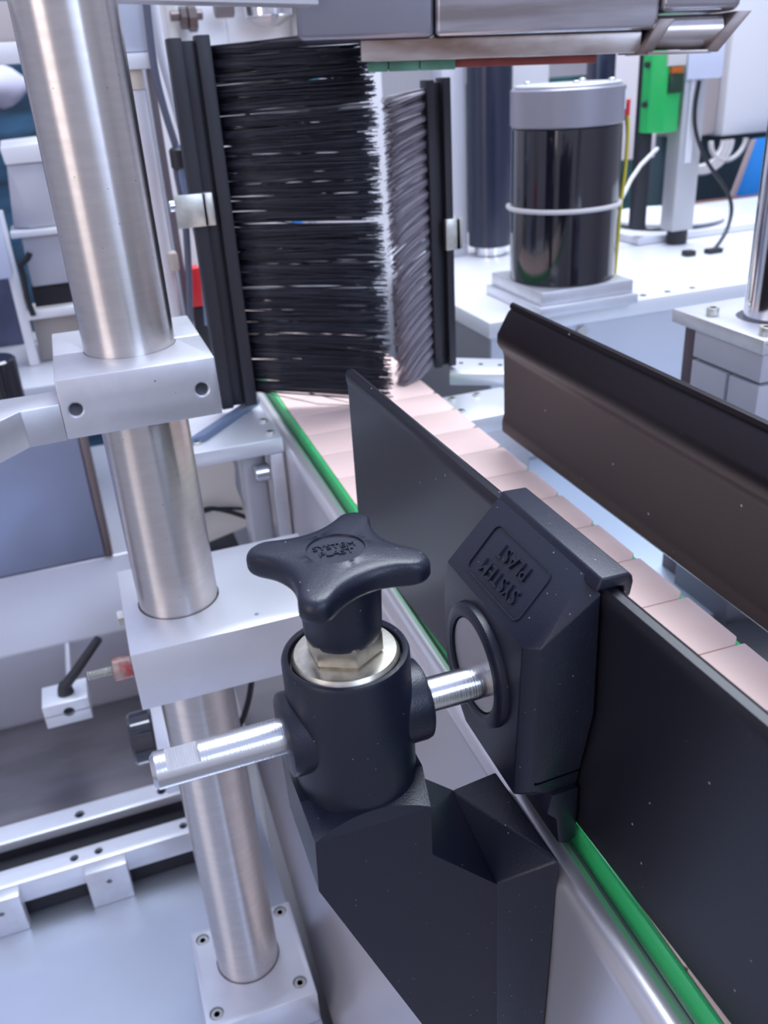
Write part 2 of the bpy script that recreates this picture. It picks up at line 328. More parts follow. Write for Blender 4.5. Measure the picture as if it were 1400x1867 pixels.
# ------------------------------------------------------------------ star knob with nut and washer
kn = thing('star_knob', (56, 222.7, -170), 'black four-lobed plastic star knob on a nickel hex nut', 'knob')
G().lathe([(7.5, -170), (17.4, -170), (17.4, -166.2), (16.4, -164.9), (14, -164.6), (7.5, -164.6)], C0, 'z', 72).put('washer', nutm, kn)
G().lathe([(7, -164.8), (11.4, -164.8), (12.4, -163.8), (12.4, -157), (7, -157)], C0, 'z', 6, .55).put('hex_nut', nutm, kn)
G().lathe([(10.5, -157.8), (11.6, -158.2), (12.3, -156), (13.0, -140), (13.2, -134), (0, -134)], C0, 'z', 64).put('knob_stem', plastic, kn)
out = []; arms = [59, 149, 239, 329]
for k_, a_ in enumerate(arms):
    ra = math.radians(a_); tip = Vector((math.cos(ra), math.sin(ra))); R0, rt_ = 23.3, 5.2; nv = Vector((-tip.y, tip.x))
    for i in range(9):
        th = math.radians(-80 + 160 * i / 8); out.append(tip * (R0 + rt_ * math.cos(th)) + nv * (rt_ * math.sin(th)))
    e0 = out[-1]; rb = math.radians(arms[(k_ + 1) % 4] if k_ < 3 else arms[0] + 360); t2 = Vector((math.cos(rb), math.sin(rb))); n2 = Vector((-t2.y, t2.x))
    th = math.radians(-80); e1 = t2 * (R0 + rt_ * math.cos(th)) + n2 * (rt_ * math.sin(th)); cc = (tip + t2).normalized() * 12.6
    for i in range(1, 12):
        s = i / 12; out.append(e0 * (1 - s) ** 2 + cc * 2 * s * (1 - s) + e1 * s * s)
def ring_(ins, z, dome=0, sc=None, circ=None):
    r = []
    for q in out:
        L = q.length; L2 = (L - ins) * (sc or 1)
        if circ: L2 = circ
        r.append(Vector((C0[0] + q.x / L * L2, C0[1] + q.y / L * L2, z - dome * (L2 / 28) ** 2)))
    return r
rings = [ring_(0, -139.4, 0, None, 12.6), ring_(5, -137.4), ring_(2.0, -136.8, 0), ring_(.6, -136.0), ring_(0, -134.8), ring_(0, -131.4, 1.0), ring_(.3, -130.1, 1.0), ring_(1.0, -129.1, 1.0), ring_(2.0, -128.5, 1.0), ring_(3.2, -128.25, 1.0), ring_(5, -128.1, .9), ring_(5, -128, .8, .8), ring_(0, -127.7, 0, None, 9.2), ring_(0, -127.7, 0, None, 8.9), ring_(0, -128.4, 0, None, 8.7)]
n = len(out); vs = [v for r in rings for v in r]; fs = [(a * n + i, a * n + (i + 1) % n, (a + 1) * n + (i + 1) % n, (a + 1) * n + i) for a in range(len(rings) - 1) for i in range(n)]
fs += [list(range(n)), [(len(rings) - 1) * n + i for i in range(n)]]
sh = G().poly(vs, fs).put('star_head', plastic, kn, ang=45)
g = G().text('SYSTEM', 3.9, (56, 224.6, -128.4), (1, -.12, 0), (.12, 1, 0), .45).text('PLAST', 3.9, (55.6, 220.6, -128.4), (1, -.12, 0), (.12, 1, 0), .45)
g.put('embossed_lettering', plastic, sh, 'raised SYSTEM PLAST lettering in the round recess', smooth=False)

# ------------------------------------------------------------------ steel post with clamps and base
PC = (19.5, 503)
G().lathe([(23, -676), (25, -675), (25, 198), (0, 198)], (PC[0], PC[1], 0), 'z', 96).put('steel_post', steel, label='thick brushed stainless steel post, tallest thing at left of picture', cat='post')
bp = thing('post_base', (19.5, 495, -685), 'square aluminium base plate with four socket screws round the post foot', 'base plate')
b_ = G().box(-23, 64, 450, 542, -684.8, -650, .8).put('base_block', alu2, bp)
g = G().cyl((PC[0], PC[1], 0), 'z', 25.8, -676.5, -640, 0, 64)
sc4 = [(-13.7, 532.3), (54.1, 534.5), (53.6, 464), (-13.7, 462.6)]
for q in sc4: g.cyl((q[0], q[1], 0), 'z', 5.6, -655.5, -640, 0, 28)
cut(b_, g)
for q in sc4: socket_screw(b_, (q[0], q[1], -655.5), 'z', 4.8, 4.4, zinc)
uc = thing('upper_post_clamp', (19.5, 505, -164), 'two-piece aluminium clamp block with two drilled holes, upper on the steel post', 'clamp')
f_ = G().box(-22, 59, 456, 504.6, -164, -132, .8).put('front_half', alu, uc)
g = G().cyl((PC[0], PC[1], 0), 'z', 25.3, -200, -100, 0, 64)
for hx in (-14.8, 50): g.lathe([(4.6, -2), (4.6, .3), (3.5, 1.4), (3.5, 22), (0, 24)], (hx, 455.5, -148.7), 'y', 28)
cut(f_, g)
r_ = G().box(-22, 59, 505.4, 555, -164, -132, .8).put('rear_half', alu, uc); cut(r_, G().cyl((PC[0], PC[1], 0), 'z', 25.3, -200, -100, 0, 64))
lc = thing('lower_post_clamp', (50, 503, -341), 'long aluminium clamp block reaching from the post to the conveyor frame', 'clamp')
f_ = G().box(-16, 112.5, 450, 555, -340, -299, .8).put('block', alu2, lc); cut(f_, G().cyl((PC[0], PC[1], 0), 'z', 25.8, -360, -280, 0, 64).cyl((62, 462, 0), 'z', 1.4, -303, -290, 0, 12))
G().lathe([(5.6, 0), (5.6, -4.4), (4.8, -5), (3, -5), (2.8, -2.5), (0, -2.5)], (-16, 520, -315), 'x', 6).put('hex_bolt', zinc, lc)
g = G()
for i in range(22): g.lathe([(2.2, 0), (3, .5), (3, .7), (2.2, 1.2)], (-17.2 - i * 1.25, 484, -329), (-1, 0, 0), 14)
g.put('threaded_stud', zinc, lc)
g = G().cyl((-23, 484, -329), 'x', 7.5, -6, 6, .8, 18); g.put('lock_nut', mat('old_brass', (.5, .42, .36), metal=.7, rough=.4, stain=(.45, .1, .1), scale=(120, 120, 120)), lc)
G().prism([(-22.2, 482), (-22.2, 458), (-41, 457), (-75, 420), (-96, 440), (-60, 482)], 'z', -165, -145, .7).put('clamp_arm', alu, label='cranked aluminium arm fixed to left side of upper post clamp', cat='arm')
G().tube([(66, 558, -400), (64, 560, -420), (58, 560, -442), (48, 560, -462), (30, 562, -480)], 2.4, 10).put('black_cable', cabblack, label='black cable curving behind the post below lower clamp block', cat='cable')
rl = thing('side_roller', (-10, 560, -468), 'dark round roller on aluminium carrier behind the steel post', 'roller')
G().cyl((-24, 560, -447), 'x', 20, -9, 9, 2, 40).put('roller', glossblack, rl)
G().box(-15, 4, 516, 580, -470, -428, 1.5).put('carrier', alu2, rl)

# ------------------------------------------------------------------ transfer trough at left
tr = thing('trough', (-240, 684, -685), 'flat trough with two drilled aluminium rails and dark slot at lower left', 'trough')
holes1 = [(-105, 711), (-218, 711), (-25, 711)]; holes2 = [(-112, 656), (-90, 656), (-11, 656), (-190, 656), (-212, 656)]
r1 = G().box(-600, 2, 700, 724, -650, -640, .5).put('rail', alu2, tr); g = G()
for q in holes1: g.cyl((q[0], q[1], 0), 'z', 4.8, -648, -630, 0, 20)
cut(r1, g)
for q in holes1: socket_screw(r1, (q[0], q[1], -648), 'z', 4.5, 5, rubber)  # black screws added so the drilled holes look dark with shade
r2 = G().box(-600, 2, 645, 666, -664, -640, .5).put('rail', alu2, tr); g = G()
for q in holes2: g.cyl((q[0], q[1], 0), 'z', 4, -650, -630, 0, 20)
cut(r2, g)
for q in holes2: socket_screw(r2, (q[0], q[1], -650), 'z', 3.7, 6.5, rubber)  # black fillers again, for the shade inside these holes
G().box(-600, 2, 666.5, 699.5, -684, -660).put('slot_floor', dark, tr)
G().box(-600, 2, 650, 662, -684.5, -664.5).put('rail_shadow_web', dark, tr)  # dark web stands for the shadow strip beneath the rail
G().box(-600, 10, 724.5, 884, -684.5, -645, .5).put('trough_sheet', darksheet, tr, 'dull dark grey sheet')
for x0 in (-104, -198, -300):
    l_ = G().box(x0, x0 + 37, 632, 644.5, -684.8, -641, .6).put('foot_lug', alu, tr); cut(l_, G().cyl((x0 + 19, 630, -657), 'y', 2.6, 0, 9, 0, 16))
ho = thing('side_housing', (-300, 1000, -685), 'large metal housing behind the trough, with a blue reflection painted on its upper panel', 'housing')
G().prism([(886, -684.5), (886, -552), (931, -480), (1290, -480), (1290, -684.5)], 'x', -700, 24, 2, 3).put('lower_body', mat('housing_paint', (.46, .46, .52), metal=.35, rough=.33), ho)
G().prism([(931, -479), (931, -332), (936, -327), (1290, -322), (1290, -479)], 'x', -700, -34, 2, 3).put('upper_panel', mat('panel_blue_reflection', (.42, .47, .64), metal=.7, rough=.3, var=.1, scale=(6, 6, 6)), ho, 'steel panel with a blue reflection in its colour')  # reflected blue is put into the panel's base colour
G().box(-33.5, -26, 928, 990, -479, -328, 1).put('edge_trim', mat('bronze_trim', (.25, .2, .2), metal=.6, rough=.3), ho)
lv = thing('lever_clamp', (-96, 770, -561), 'small split aluminium clamp with black lever handle in front of the grey housing', 'lever')
c_ = G().box(-117, -74, 752, 786, -561, -535, .8).put('clamp_block', alu2, lv)
cut(c_, G().cyl((-94, 745, -547), 'y', 5.4, 0, 22, 0, 24)); cut(c_, G().box(-118, -73, 751, 760, -548.5, -547.3)); G().cyl((-94, 766, -547), 'y', 5.3, -9, 4, .2, 20).put('bore_shade', rubber, c_)  # dark disc added in the bore to show its inner shade
G().cyl((-94, 772, -555), 'y', 3, 0, 115, .3, 20).put('spindle', MATS['housing_paint'], lv)
G().lathe([(8, 0), (7, 6), (4.5, 12)], (-94, 768, -535), 'z', 20).put('lever_hub', rubber, lv)
G().tube([(-96, 768, -530), (-80, 766, -512), (-52, 764, -480)], 5.5, 12, 4.2).put('lever_arm', rubber, lv)

# ------------------------------------------------------------------ far guide rail
prof = [(270, -151.5), (271, -149.5), (270.6, -147), (269, -146.2), (267.2, -147), (266.6, -149), (267.4, -150.6), (265.4, -152.4), (258.8, -164), (257.6, -166), (257.4, -172), (259.2, -175.6), (261.6, -178.5), (262.6, -182), (263, -224), (261.8, -228), (261.4, -231), (261.6, -236.5), (263, -238.5), (267, -238.5), (267.6, -230), (267, -180), (266.5, -166), (270, -157)]
g = G().prism(prof, 'y', 60, 525, .25, 1, 60)
for v in g.bm.verts: v.co.x += (v.co.y - 525) * .008
g.put('guide_rail', maroon_reflect, label='moulded black guide rail with lipped edges along far side of pink chain', cat='guide rail')
g = G().box(265, 300, 180, 220, -215, -190, 1).box(290, 300, 180, 220, -700, -190, 1)
g.put('rail_post', alu, label='aluminium angle post behind the far guide rail, outside right edge', cat='post')

# ------------------------------------------------------------------ brushes
def brush(name, label, hx0, hx1, hy, ztop, zbot, dirv, length, seed, droop, root, dens, bm_):
    random.seed(seed); t = thing(name, ((hx0 + hx1) / 2, hy, zbot), label, 'brush')
    d = Vector(dirv).normalized(); wd_ = (hx1 - hx0) / 3
    G().box(hx0, hx0 + wd_, hy - 7, hy + 8, zbot, ztop + 4, .8).put('holder_channel', rubber, t)
    G().box(hx0 + wd_, hx1 - wd_ , hy - 1, hy + 8, zbot, ztop + 2, .3).put('holder_web', rubber, t)
    G().box(hx1 - wd_, hx1, hy - 8, hy + 8, zbot, ztop + 5, .8).put('holder_channel', rubber, t)
    step = 9.4; side_ = Vector((-d.y, d.x, 0)); nrow = int((ztop - zbot - 6) / (step / 2))
    for q_ in range(nrow):
        z = ztop - 4 - q_ * step / 2; back_ = 2.6 if q_ % 2 else 0
        g = G(); f = max(0, (ztop - z) / (ztop - zbot)); nf = dens // 3 if q_ % 2 else dens
        lean = random.uniform(-.025, .025)
        for k in range(nf):
            a = random.uniform(0, 6.283); q = math.sqrt(random.random())
            ca, sa = math.cos(a) * q, math.sin(a) * q
            st = Vector((root[0], root[1] + back_, z)) + side_ * (ca * 2.4) + Vector((0, 0, sa * 2.4))
            L = length * random.uniform(.90, 1.04); vz = lean + sa * 2.6 / length + random.gauss(0, .017); vs_ = ca * 3 / length + random.gauss(0, .02)
            if random.random() < .02: vz += random.uniform(-.22, .08)
            dr = droop[0] + (droop[1] - droop[0]) * f
            path = []
            for j in range(5):
                s = j / 4; pt = st + d * (L * s) + side_ * (vs_ * L * s) + Vector((0, 0, (vz * s - dr * (s * .7 + s * s * .3)) * L))
                if pt.z < -248.5: pt.z = -248.5 + random.uniform(0, .5)
                path.append(pt)
            g.tube(path, .5, 3, .36, False)
        g.put('bristle_tuft', bm_, t, smooth=True, ang=180)
    return t
b1 = brush('strip_brush', 'wide black strip brush with upright holder, left of the gap over the conveyor', 89, 118, 693, 20, -244, (1, -.47, 0), 112, 3, (-.02, .06), (117, 692), 62, bristle)
hc = G().box(76, 99, 680, 684, -99, -76, .6, 2).box(96, 104, 680, 690, -99, -76, .6).put('holder_clip', zinc, b1, 'bright zinc clip')
G().cyl((76, 683, -83), 'x', 4, -4, 1, 1, 16).put('clip_screw', chrome, hc)
b2 = brush('strip_brush', 'narrower strip brush at right of the gap, drooping bristles painted grey as lit', 283, 303, 707, -17, -244, (-1, -.45, 0), 43, 5, (.15, .65), (284, 706), 44, mat('bristle_lit', (.34, .31, .36), rough=.42, spec=.5))  # bristles coloured paler to hold the light falling on them
G().box(294, 307, 694, 699, -142, -117, .6).box(303, 309, 694, 712, -142, -117, .6).put('holder_clip', zinc, b2, 'bright zinc clip')

# ------------------------------------------------------------------ overhead hold-down unit
ex = Vector((math.cos(yaw), -math.sin(yaw), 0)); ey = Vector((math.sin(yaw), math.cos(yaw), 0)); ob = Vector((158, 600, 0)) 
RT = Matrix.Translation(ob) @ Matrix(((ex.x, ey.x, 0, 0), (ex.y, ey.y, 0, 0), (0, 0, 1, 0), (0, 0, 0, 1))) @ Matrix.Rotation(math.radians(1.6), 4, 'Y')
oh = thing('hold_down_unit', (280, 560, 0), 'overhead stained steel hold-down beam with end roller crossing top of picture', 'beam')
def rb(x0, x1, y0, y1, z0, z1, bev=.6, seg=3): return G().box(x0, x1, y0, y1, z0, z1, bev, seg, rot=RT)
rb(38, 214, 0, 46, 3, 15).put('side_plate', worn, oh, 'stained steel side plate')
rb(-1, 84, -3, 50, 15, 80, 4, 4).put('cover', mat('dark_cover_steel', (.30, .30, .35), metal=.8, rough=.3), oh, 'darker steel cover')
rb(84.4, 222, -6, 50, 15.4, 80, 3, 4).put('cover', cover, oh, 'light scratched steel cover')
rb(222.5, 272, -7, 50, 24.5, 80, 5, 4).put('end_cover', cover, oh)
for q in ([(211, 2), (218.5, 2), (231, 21), (222, 21)], [(252, 2), (260, 2), (278, 24), (269, 24)]):
    G().hull([RT @ Vector((a_, y_, z_)) for a_, z_ in q for y_ in (-9, 44)], .5).put('roller_cheek', mat('dark_worn_steel', (.34, .29, .28), metal=.7, rough=.4, stain=(.14, .10, .09), scale=(20, 20, 40)), oh)
rb(216, 256, -9, 42, 1.4, 3.6, .4).put('bottom_lip', worn, oh)
g = G().cyl((0, 0, 0), 'x', 9.6, 0, 44, .6, 40); bmesh.ops.transform(g.bm, matrix=RT @ Matrix.Translation((219, 2.5, 13.6)), verts=g.bm.verts); g.put('roller', mat('roller_steel', (.6, .56, .55), metal=.9, rough=.25, var=.2, scale=(40, 90, 90)), oh)
rb(44, 190, 14, 40, -2, 2.8, .5).put('red_belt', redbelt, oh, 'dull red belt')
for x0, x1 in ((42, 55), (55.6, 75), (75.6, 98)): rb(x0, x1, 8, 14, -3, 2.8, .5).put('green_block', greenblock, oh)
tb = G().prism([(-60, 42), (150, 30), (150, 60), (-60, 62)], 'y', 520, 545, .8); tb.put('cross_rail', alu2, label='thin steel rail crossing behind the post at top left', cat='rail')

# ------------------------------------------------------------------ bracket table under the left brush
ut = thing('side_bracket_table', (100, 640, -395), 'aluminium shelf bracket with square leg beside far part of conveyor', 'bracket')
sp_ = G().box(40, 123, 622, 885, -263, -251, .8).put('shelf_plate', alu2, ut)
G().box(112, 121.8, 622, 634, -365, -263.5, .6).put('leg', alu, ut)
for q in ((116, 634), (117, 662), (60, 640)): socket_screw(sp_, (q[0], q[1], -251), 'z', 3.4, 2.4)
G().hull([(x, y_, z) for x, y_ in ((52, 638), (67, 642), (124, 706), (110, 702)) for z in (-250.8, -245.5)], .5).put('diagonal_bar', bluegrey, ut, 'blue-grey diagonal bar')
G().box(119, 123, 706, 726, -250.8, -234, 1.5, 3).put('post_stub', beige, ut)
G().prism([(40, -300), (98, -300), (108, -344), (106, -365), (112, -395), (113, -412), (40, -428)], 'y', 800, 812, 2).put('cream_board', cream, label='cream plastic board behind the shelf bracket leg', cat='board')
G().box(30, 100, 780, 840, -520, -430, 2).put('dark_box', rubber, label='dark box low under the cream board', cat='box')
G().tube([(50, 790, -395), (70, 790, -379), (90, 790, -384), (116, 790, -400)], 2.4, 10).put('black_cable', cabblack, label='thick black cable in front of the cream board', cat='cable')
G().tube([(50, 794, -366), (64, 794, -382), (84, 794, -382), (108, 794, -388)], 1.6, 10).put('black_cable', cabblack, label='thinner black cable looping over the thick one', cat='cable')
G().box(93, 112, 645, 675, -395, -263.5, 3, 3).put('cable_duct', mat('clear_grey_duct', (.42, .43, .48), rough=.25), label='grey duct beside the square leg of shelf bracket', cat='duct')
G().cyl((100, 637, -283), 'x', 7.5, 0, 12, 1, 20).put('hose_fitting', chrome, label='shiny metal hose fitting under the shelf bracket', cat='fitting')

# ------------------------------------------------------------------ things between post and brush
G().box(60, 99, 850, 880, 20, 120, 4).put('light_box', mat('pale_blue_box', (.56, .60, .70), rough=.35), label='pale blue-grey metal box behind top of the post', cat='box')
wb = G().box(52, 95, 845, 880, 8, 20, 1).put('wall_bracket', white, label='white bracket holding the pale upright pole', cat='bracket')
pp = thing('upright_pole', (78, 860, -251), 'pale upright pole with cream cap behind the steel post', 'pole')
G().cyl((79, 860, 0), 'z', 7.5, -250.8, -8, .5, 24).put('pole', mat('pale_pole', (.72, .70, .74), rough=.35), pp)
G().cyl((79, 860, 0), 'z', 8, -7.5, 7.8, .8, 24).put('cap', mat('cream_cap', (.70, .60, .50), rough=.5), pp)
G().box(92, 97, 870, 884, -250.8, 8).put('dark_upright', mat('taupe_channel', (.20, .17, .19), rough=.5), label='dark taupe channel strip right of the pale pole', cat='channel')
G().tube([(97, 840, 60), (95, 840, 10), (98, 840, -25), (103, 838, -58), (100, 838, -70), (101, 838, -110), (97, 840, -160), (90, 840, -215), (86, 842, -260)], 3.2, 12).put('grey_hose', cabgrey, label='dark grey hose hanging between the pole and the brush holder', cat='hose')
G().tube([(103, 850, 60), (104, 850, 20), (108, 850, -10), (112, 850, -40)], 4.5, 12).put('white_hose', white, label='white hose curving down behind left brush holder top', cat='hose')
G().tube([(106, 832, -52), (103, 832, -80), (108, 832, -120), (109, 832, -160), (106, 832, -210)], 3, 12).put('blue_grey_hose', bluegrey, label='blue-grey hose below the cable tie, behind the zinc clip', cat='hose')
G().tube([(112, 835, -58), (114, 835, -80), (116, 835, -125)], 2.5, 10).put('white_tube', cabwhite, label='white tube ending above the zinc clip', cat='hose')
G().cyl((103, 835, -62), 'z', 7.5, -10, 8, 2, 16).put('cable_joint', rubber, label='black cable joint on the hoses left of brush holder', cat='joint')
G().box(97.5, 109, 850, 869, -196, -160, 1).put('red_block', red, label='red block peeking out left of brush holder', cat='block')
G().box(82, 90, 845, 860, -160, -143, 2).put('cream_connector', mat('cream_connector', (.55, .48, .42), rough=.5), label='small cream connector beside the pale pole', cat='connector')
G().box(97.5, 110, 850, 869, -250.8, -196.5, 2).put('dark_bracket', rubber, label='dark bracket under the red block', cat='bracket')

# ------------------------------------------------------------------ upper background
ic = thing('instrument_cabinet', (250, 1130, -1500), 'large white cabinet behind the two strip brushes', 'cabinet')
G().box(118, 392, 1112, 1170, -1500, 220, 2).put('cabinet_shell', white, ic)
for x0, x1, z0, z1 in ((124, 205, -230, 30), (212, 285, -230, -30), (212, 285, -25, 60), (292, 390, -230, 60)): G().box(x0, x1, 1109.5, 1111.8, z0, z1, .6).put('door_panel', mat('panel_white', (.85, .84, .86), rough=.35), ic)
G().box(298, 312, 1107.5, 1109.3, -12, 14, .3).put('blue_label', mat('cyan_label', (.10, .55, .70), rough=.4), ic)
G().box(285, 292, 1100, 1109.3, -245, 60, .6).put('cabinet_rail', grey, ic)
G().box(262, 275, 1100, 1109.3, -178, -160, 2).put('blue_cap', blue, ic)
G().box(146, 155, 1094, 1109.3, -40, 160, 1).put('panel_post', cream, label='cream upright on the white panel, left of metal bush', cat='post')
G().box(283, 292, 1070, 1099.5, 0, 160, 1).put('panel_post', cream, label='cream upright on the white panel, nearest the hold-down cover', cat='post')
G().cyl((254, 1081, 0), 'z', 27, 52, 150, 2, 32).put('metal_bush', chrome, label='shiny metal bush hanging above left brush', cat='bush')
G().lathe([(10, 0), (22, 6), (26, 8)], (254, 1081, 44), 'z', 32).put('bush_rim', steel, label='flared rim under the shiny metal bush', cat='rim')
g = G().cyl((147, 1080, 58), 'x', 5, 0, 34, .5, 10).cyl((157, 1080, 56), 'x', 11, 0, 7, .5, 8).cyl((165, 1080, 55), 'x', 13, 0, 9, .5, 8).box(160, 168, 1080, 1109.3, 50, 64); g.put('bolt_assembly', mat('rusty_steel', (.14, .11, .11), metal=.7, rough=.4), label='dark bolt and nuts above left brush holder', cat='bolt')
G().cyl((195, 1080, 64), 'x', 10, 0, 20, .5, 8).put('hex_stud', mat('taupe_steel', (.22, .19, .19), metal=.6, rough=.4), label='stubby dark hex stud between bolt and metal bush', cat='bolt')

# left machine in background
lm = thing('packing_head', (-30, 1100, -295.5), 'grey boxy machine head with lid on a white frame at far left', 'machine')
G().hull([(-52, 1100, -57), (0, 1100, -55), (-50, 1100, -74), (0, 1100, -74), (-52, 1160, -52), (0, 1160, -50), (-50, 1160, -74), (0, 1160, -74)], 1).put('lid', white, lm)
G().hull([(-49, 1104, -75), (-26, 1104, -75), (-40, 1100, -112), (-58, 1120, -142), (-56, 1150, -142), (-49, 1150, -75), (-8, 1104, -75), (-4, 1104, -142), (-40, 1102, -142), (-8, 1150, -75), (-4, 1150, -142)], .8).put('hood', grey, lm)
G().box(-62, -2, 1095, 1150, -150, -143, 1).put('ledge', white, lm)
G().box(-52, -10, 1102, 1150, -206, -151, 2).put('lower_box', grey, lm)
G().box(-54, -6, 1110, 1150, -231, -208, 1).put('dark_recess', dark, lm)
G().box(-66, -4, 1096, 1110, -242, -232, 1).put('frame_bar', white, lm)
G().box(-75, -64, 1096, 1110, -295.5, -120, 1).put('frame_bar', white, lm)
G().box(-62, 10, 1112, 1200, -295.5, -244, 1).put('base_box', mat('beige_base', (.42, .38, .36), rough=.6), lm)
G().tube([(-46, 1090, -166), (-50, 1090, -172), (-58, 1090, -178), (-58, 1090, -190), (-60, 1092, -215), (-58, 1094, -236)], 3.4, 10).put('black_hose', cabblack, label='black elbow hose in front of the far grey machine head', cat='hose')
G().box(-120, -68, 1060, 1100, -186, -118, 2).put('pale_blue_guard', mat('pale_blue_guard', (.55, .60, .76), rough=.35), label='pale blue guard panel at left picture edge', cat='panel')
G().box(-260, -76, 1210, 1225, -295.5, -60, 1).put('navy_cover', mat('navy_cover', (.10, .12, .22), rough=.6, var=.5, scale=(10, 10, 10)), label='dark navy cover beneath the pale blue guard', cat='cover')
G().box(-200, 0, 1092, 1110, 22, 42, 1).put('white_beam', white, label='white horizontal beam at far left above teal netting', cat='beam')
G().box(-200, 20, 1120, 1140, 38, 90, 1).put('beige_panel', beige, label='beige panel above the white beam at upper left', cat='panel')
pf = thing('black_drum', (-112, 940, -320), 'dark round drum on grey foot at left picture edge above the housing', 'drum')
G().cyl((-99, 940, 0), 'z', 23, -290, -240, 2, 36).put('drum', glossblack, pf)
G().cyl((-99, 940, 0), 'z', 30, -320, -290.5, 3, 36).put('foot', grey, pf)
hp = thing('housing_top_plate', (-60, 1120, -322), 'light grey raised plate with dark slot on top of the housing', 'plate')
G().box(-140, -34, 1010, 1270, -320.5, -296, 1.5).put('plate', mat('light_grey_plate', (.52, .53, .58), rough=.4, metal=.2), hp)
G().lathe([(7, 0), (7, .6), (0, .6)], (-75, 1215, -296), 'z', 20).put('slot', dark, hp)

# teal netting with folds
def cloth(name, x0, x1, y, z0, z1, m, label, seed, amp=25):
    random.seed(seed); nx, nz = 60, 40; vs = []; ph = [random.uniform(0, 6) for _ in range(6)]
    for back in (0, 1):
        for j in range(nz + 1):
            for i in range(nx + 1):
                u, v = i / nx, j / nz
                yy = y + amp * (math.sin(22 * u + 3 * math.sin(5 * v + ph[0]) + ph[1]) * .5 + math.sin(9 * v + 11 * u + ph[2]) * .5) + back * 3
                vs.append((x0 + (x1 - x0) * u, yy, z0 + (z1 - z0) * v))
    n = (nx + 1) * (nz + 1); fs = []
    for j in range(nz):
        for i in range(nx):
            a = j * (nx + 1) + i; fs.append((a, a + 1, a + nx + 2, a + nx + 1)); a += n; fs.append((a, a + nx + 1, a + nx + 2, a + 1))
    return G().poly(vs, fs).put(name, m, label=label, cat='netting')
cloth('teal_netting', -700, 600, 2300, -1495, 250, teal, 'draped teal netting in left and middle background', 2, 40)
cloth('teal_netting', 1010, 3400, 2400, -1495, -60, mat('dark_teal_fabric', (.03, .12, .13), rough=.8, var=.6, scale=(10, 10, 10)), 'dark teal netting behind cables at right', 4, 40)
g = G(); bmesh.ops.create_icosphere(g.bm, subdivisions=3, radius=1)
for v in g.bm.verts: v.co = Vector((-90 + v.co.x * 75, 2180 + v.co.y * 40, 5 + v.co.z * 38 * (1 + .2 * math.sin(v.co.x * 5 + v.co.y * 3))))
g.put('white_bundle', mat('lilac_cloth', (.6, .58, .72), rough=.8), label='pale lilac cloth bundle hanging before teal netting at far left', cat='cloth')
G().box(-130, -50, 2190, 2215, 20, 600, 3).put('hanging_strap', mat('strap', (.1, .12, .2), rough=.8), label='dark strap holding the pale cloth bundle', cat='strap')

# ------------------------------------------------------------------ right-hand machine bench
bn = thing('machine_bench', (760, 1070, -1500), 'white-topped machine bench carrying the motor at right', 'bench')
G().box(394, 1500, 822, 1330, -265, -247, 1.5).put('bench_top', mat('bench_white', (.82, .82, .85), rough=.3, metal=.2), bn)
G().box(394.5, 397, 823, 1329, -1500, -265.4).put('end_face_shade', mat('end_shade_grey', (.24, .24, .26), rough=.4), bn, 'bench end with its shade painted dark grey')  # shade on the bench's left face, painted as a darker panel
G().box(397.2, 1500, 824, 1328, -1500, -265.5).put('bench_body', mat('bench_side', (.66, .68, .75), rough=.35, metal=.3), bn)
for q in (590, 622, 655): G().cyl((q, 835, -247), 'z', 4, 0, .5, .1, 16).put('hole_shade', dark, bn)  # dark discs painted for the shade in open holes
G().cyl((505, 822, -272), 'y', 6, -4, 0, .8, 14).put('side_bolt', zinc, bn)
MC = (507, 872, 0)
mo = thing('motor', (MC[0], MC[1], -247), 'glossy black cylindrical motor with grey cap and white cable wrapped round', 'motor')
G().box(446, 565, 808, 938, -246.8, -236, .8).put('base_plate', alu2, mo); G().box(450, 561, 813, 932, -235.7, -221.5, 1).put('flange', alu, mo)
G().cyl(MC, 'z', 57, -221, -67, 1, 72).put('body', glossblack, mo)
G().cyl(MC, 'z', 58, -66.5, -31, 1.5, 72).put('cap', mat('cap_grey', (.36, .35, .40), metal=.4, rough=.4), mo, 'matte grey end cap')
G().cyl(MC, 'z', 54, -30.8, -28, .8, 60).put('top_disc', alu2, mo)
for a_ in (40, 130, 250, 320): socket_screw(mo, (MC[0] + 44 * math.cos(math.radians(a_)), MC[1] + 44 * math.sin(math.radians(a_)), -28), 'z', 3.5, 3)
for q in ((463, 828), (551, 828), (551, 921), (463, 921)): socket_screw(mo, (q[0], q[1], -228), 'z', 3.4, 3)
a0 = math.radians(-62); tdir = Vector((math.cos(a0), math.sin(a0), 0))
g = G(); vs = []
for zz in (-54, -36):
    for i in range(5):
        aa = a0 + math.radians(-5 + 10 * i / 4) + math.radians(20); vs.append((MC[0] + 58.4 * math.cos(aa), MC[1] + 58.4 * math.sin(aa), zz))
g.poly(vs, [(i, i + 1, i + 6, i + 5) for i in range(4)]).put('sticker', mat('sticker_white', (.75, .85, .92), rough=.4), mo, 'white and blue sticker')
pth = [(MC[0] + 59.5 * math.cos(math.radians(a)), MC[1] + 59.5 * math.sin(math.radians(a)), -145 + (a + 180) * .006) for a in range(-215, -39, 8)]
pth += [(568, 858, -146), (588, 880, -141), (608, 900, -132), (640, 930, -122), (676, 962, -115), (700, 985, -112)]
G().tube(pth, 2.4, 10).put('white_cable', cabwhite, label='white cable wrapped round the black motor', cat='cable')
sxp = MC[0] + 60.5 * math.cos(math.radians(-22)); syp = MC[1] + 60.5 * math.sin(math.radians(-22))
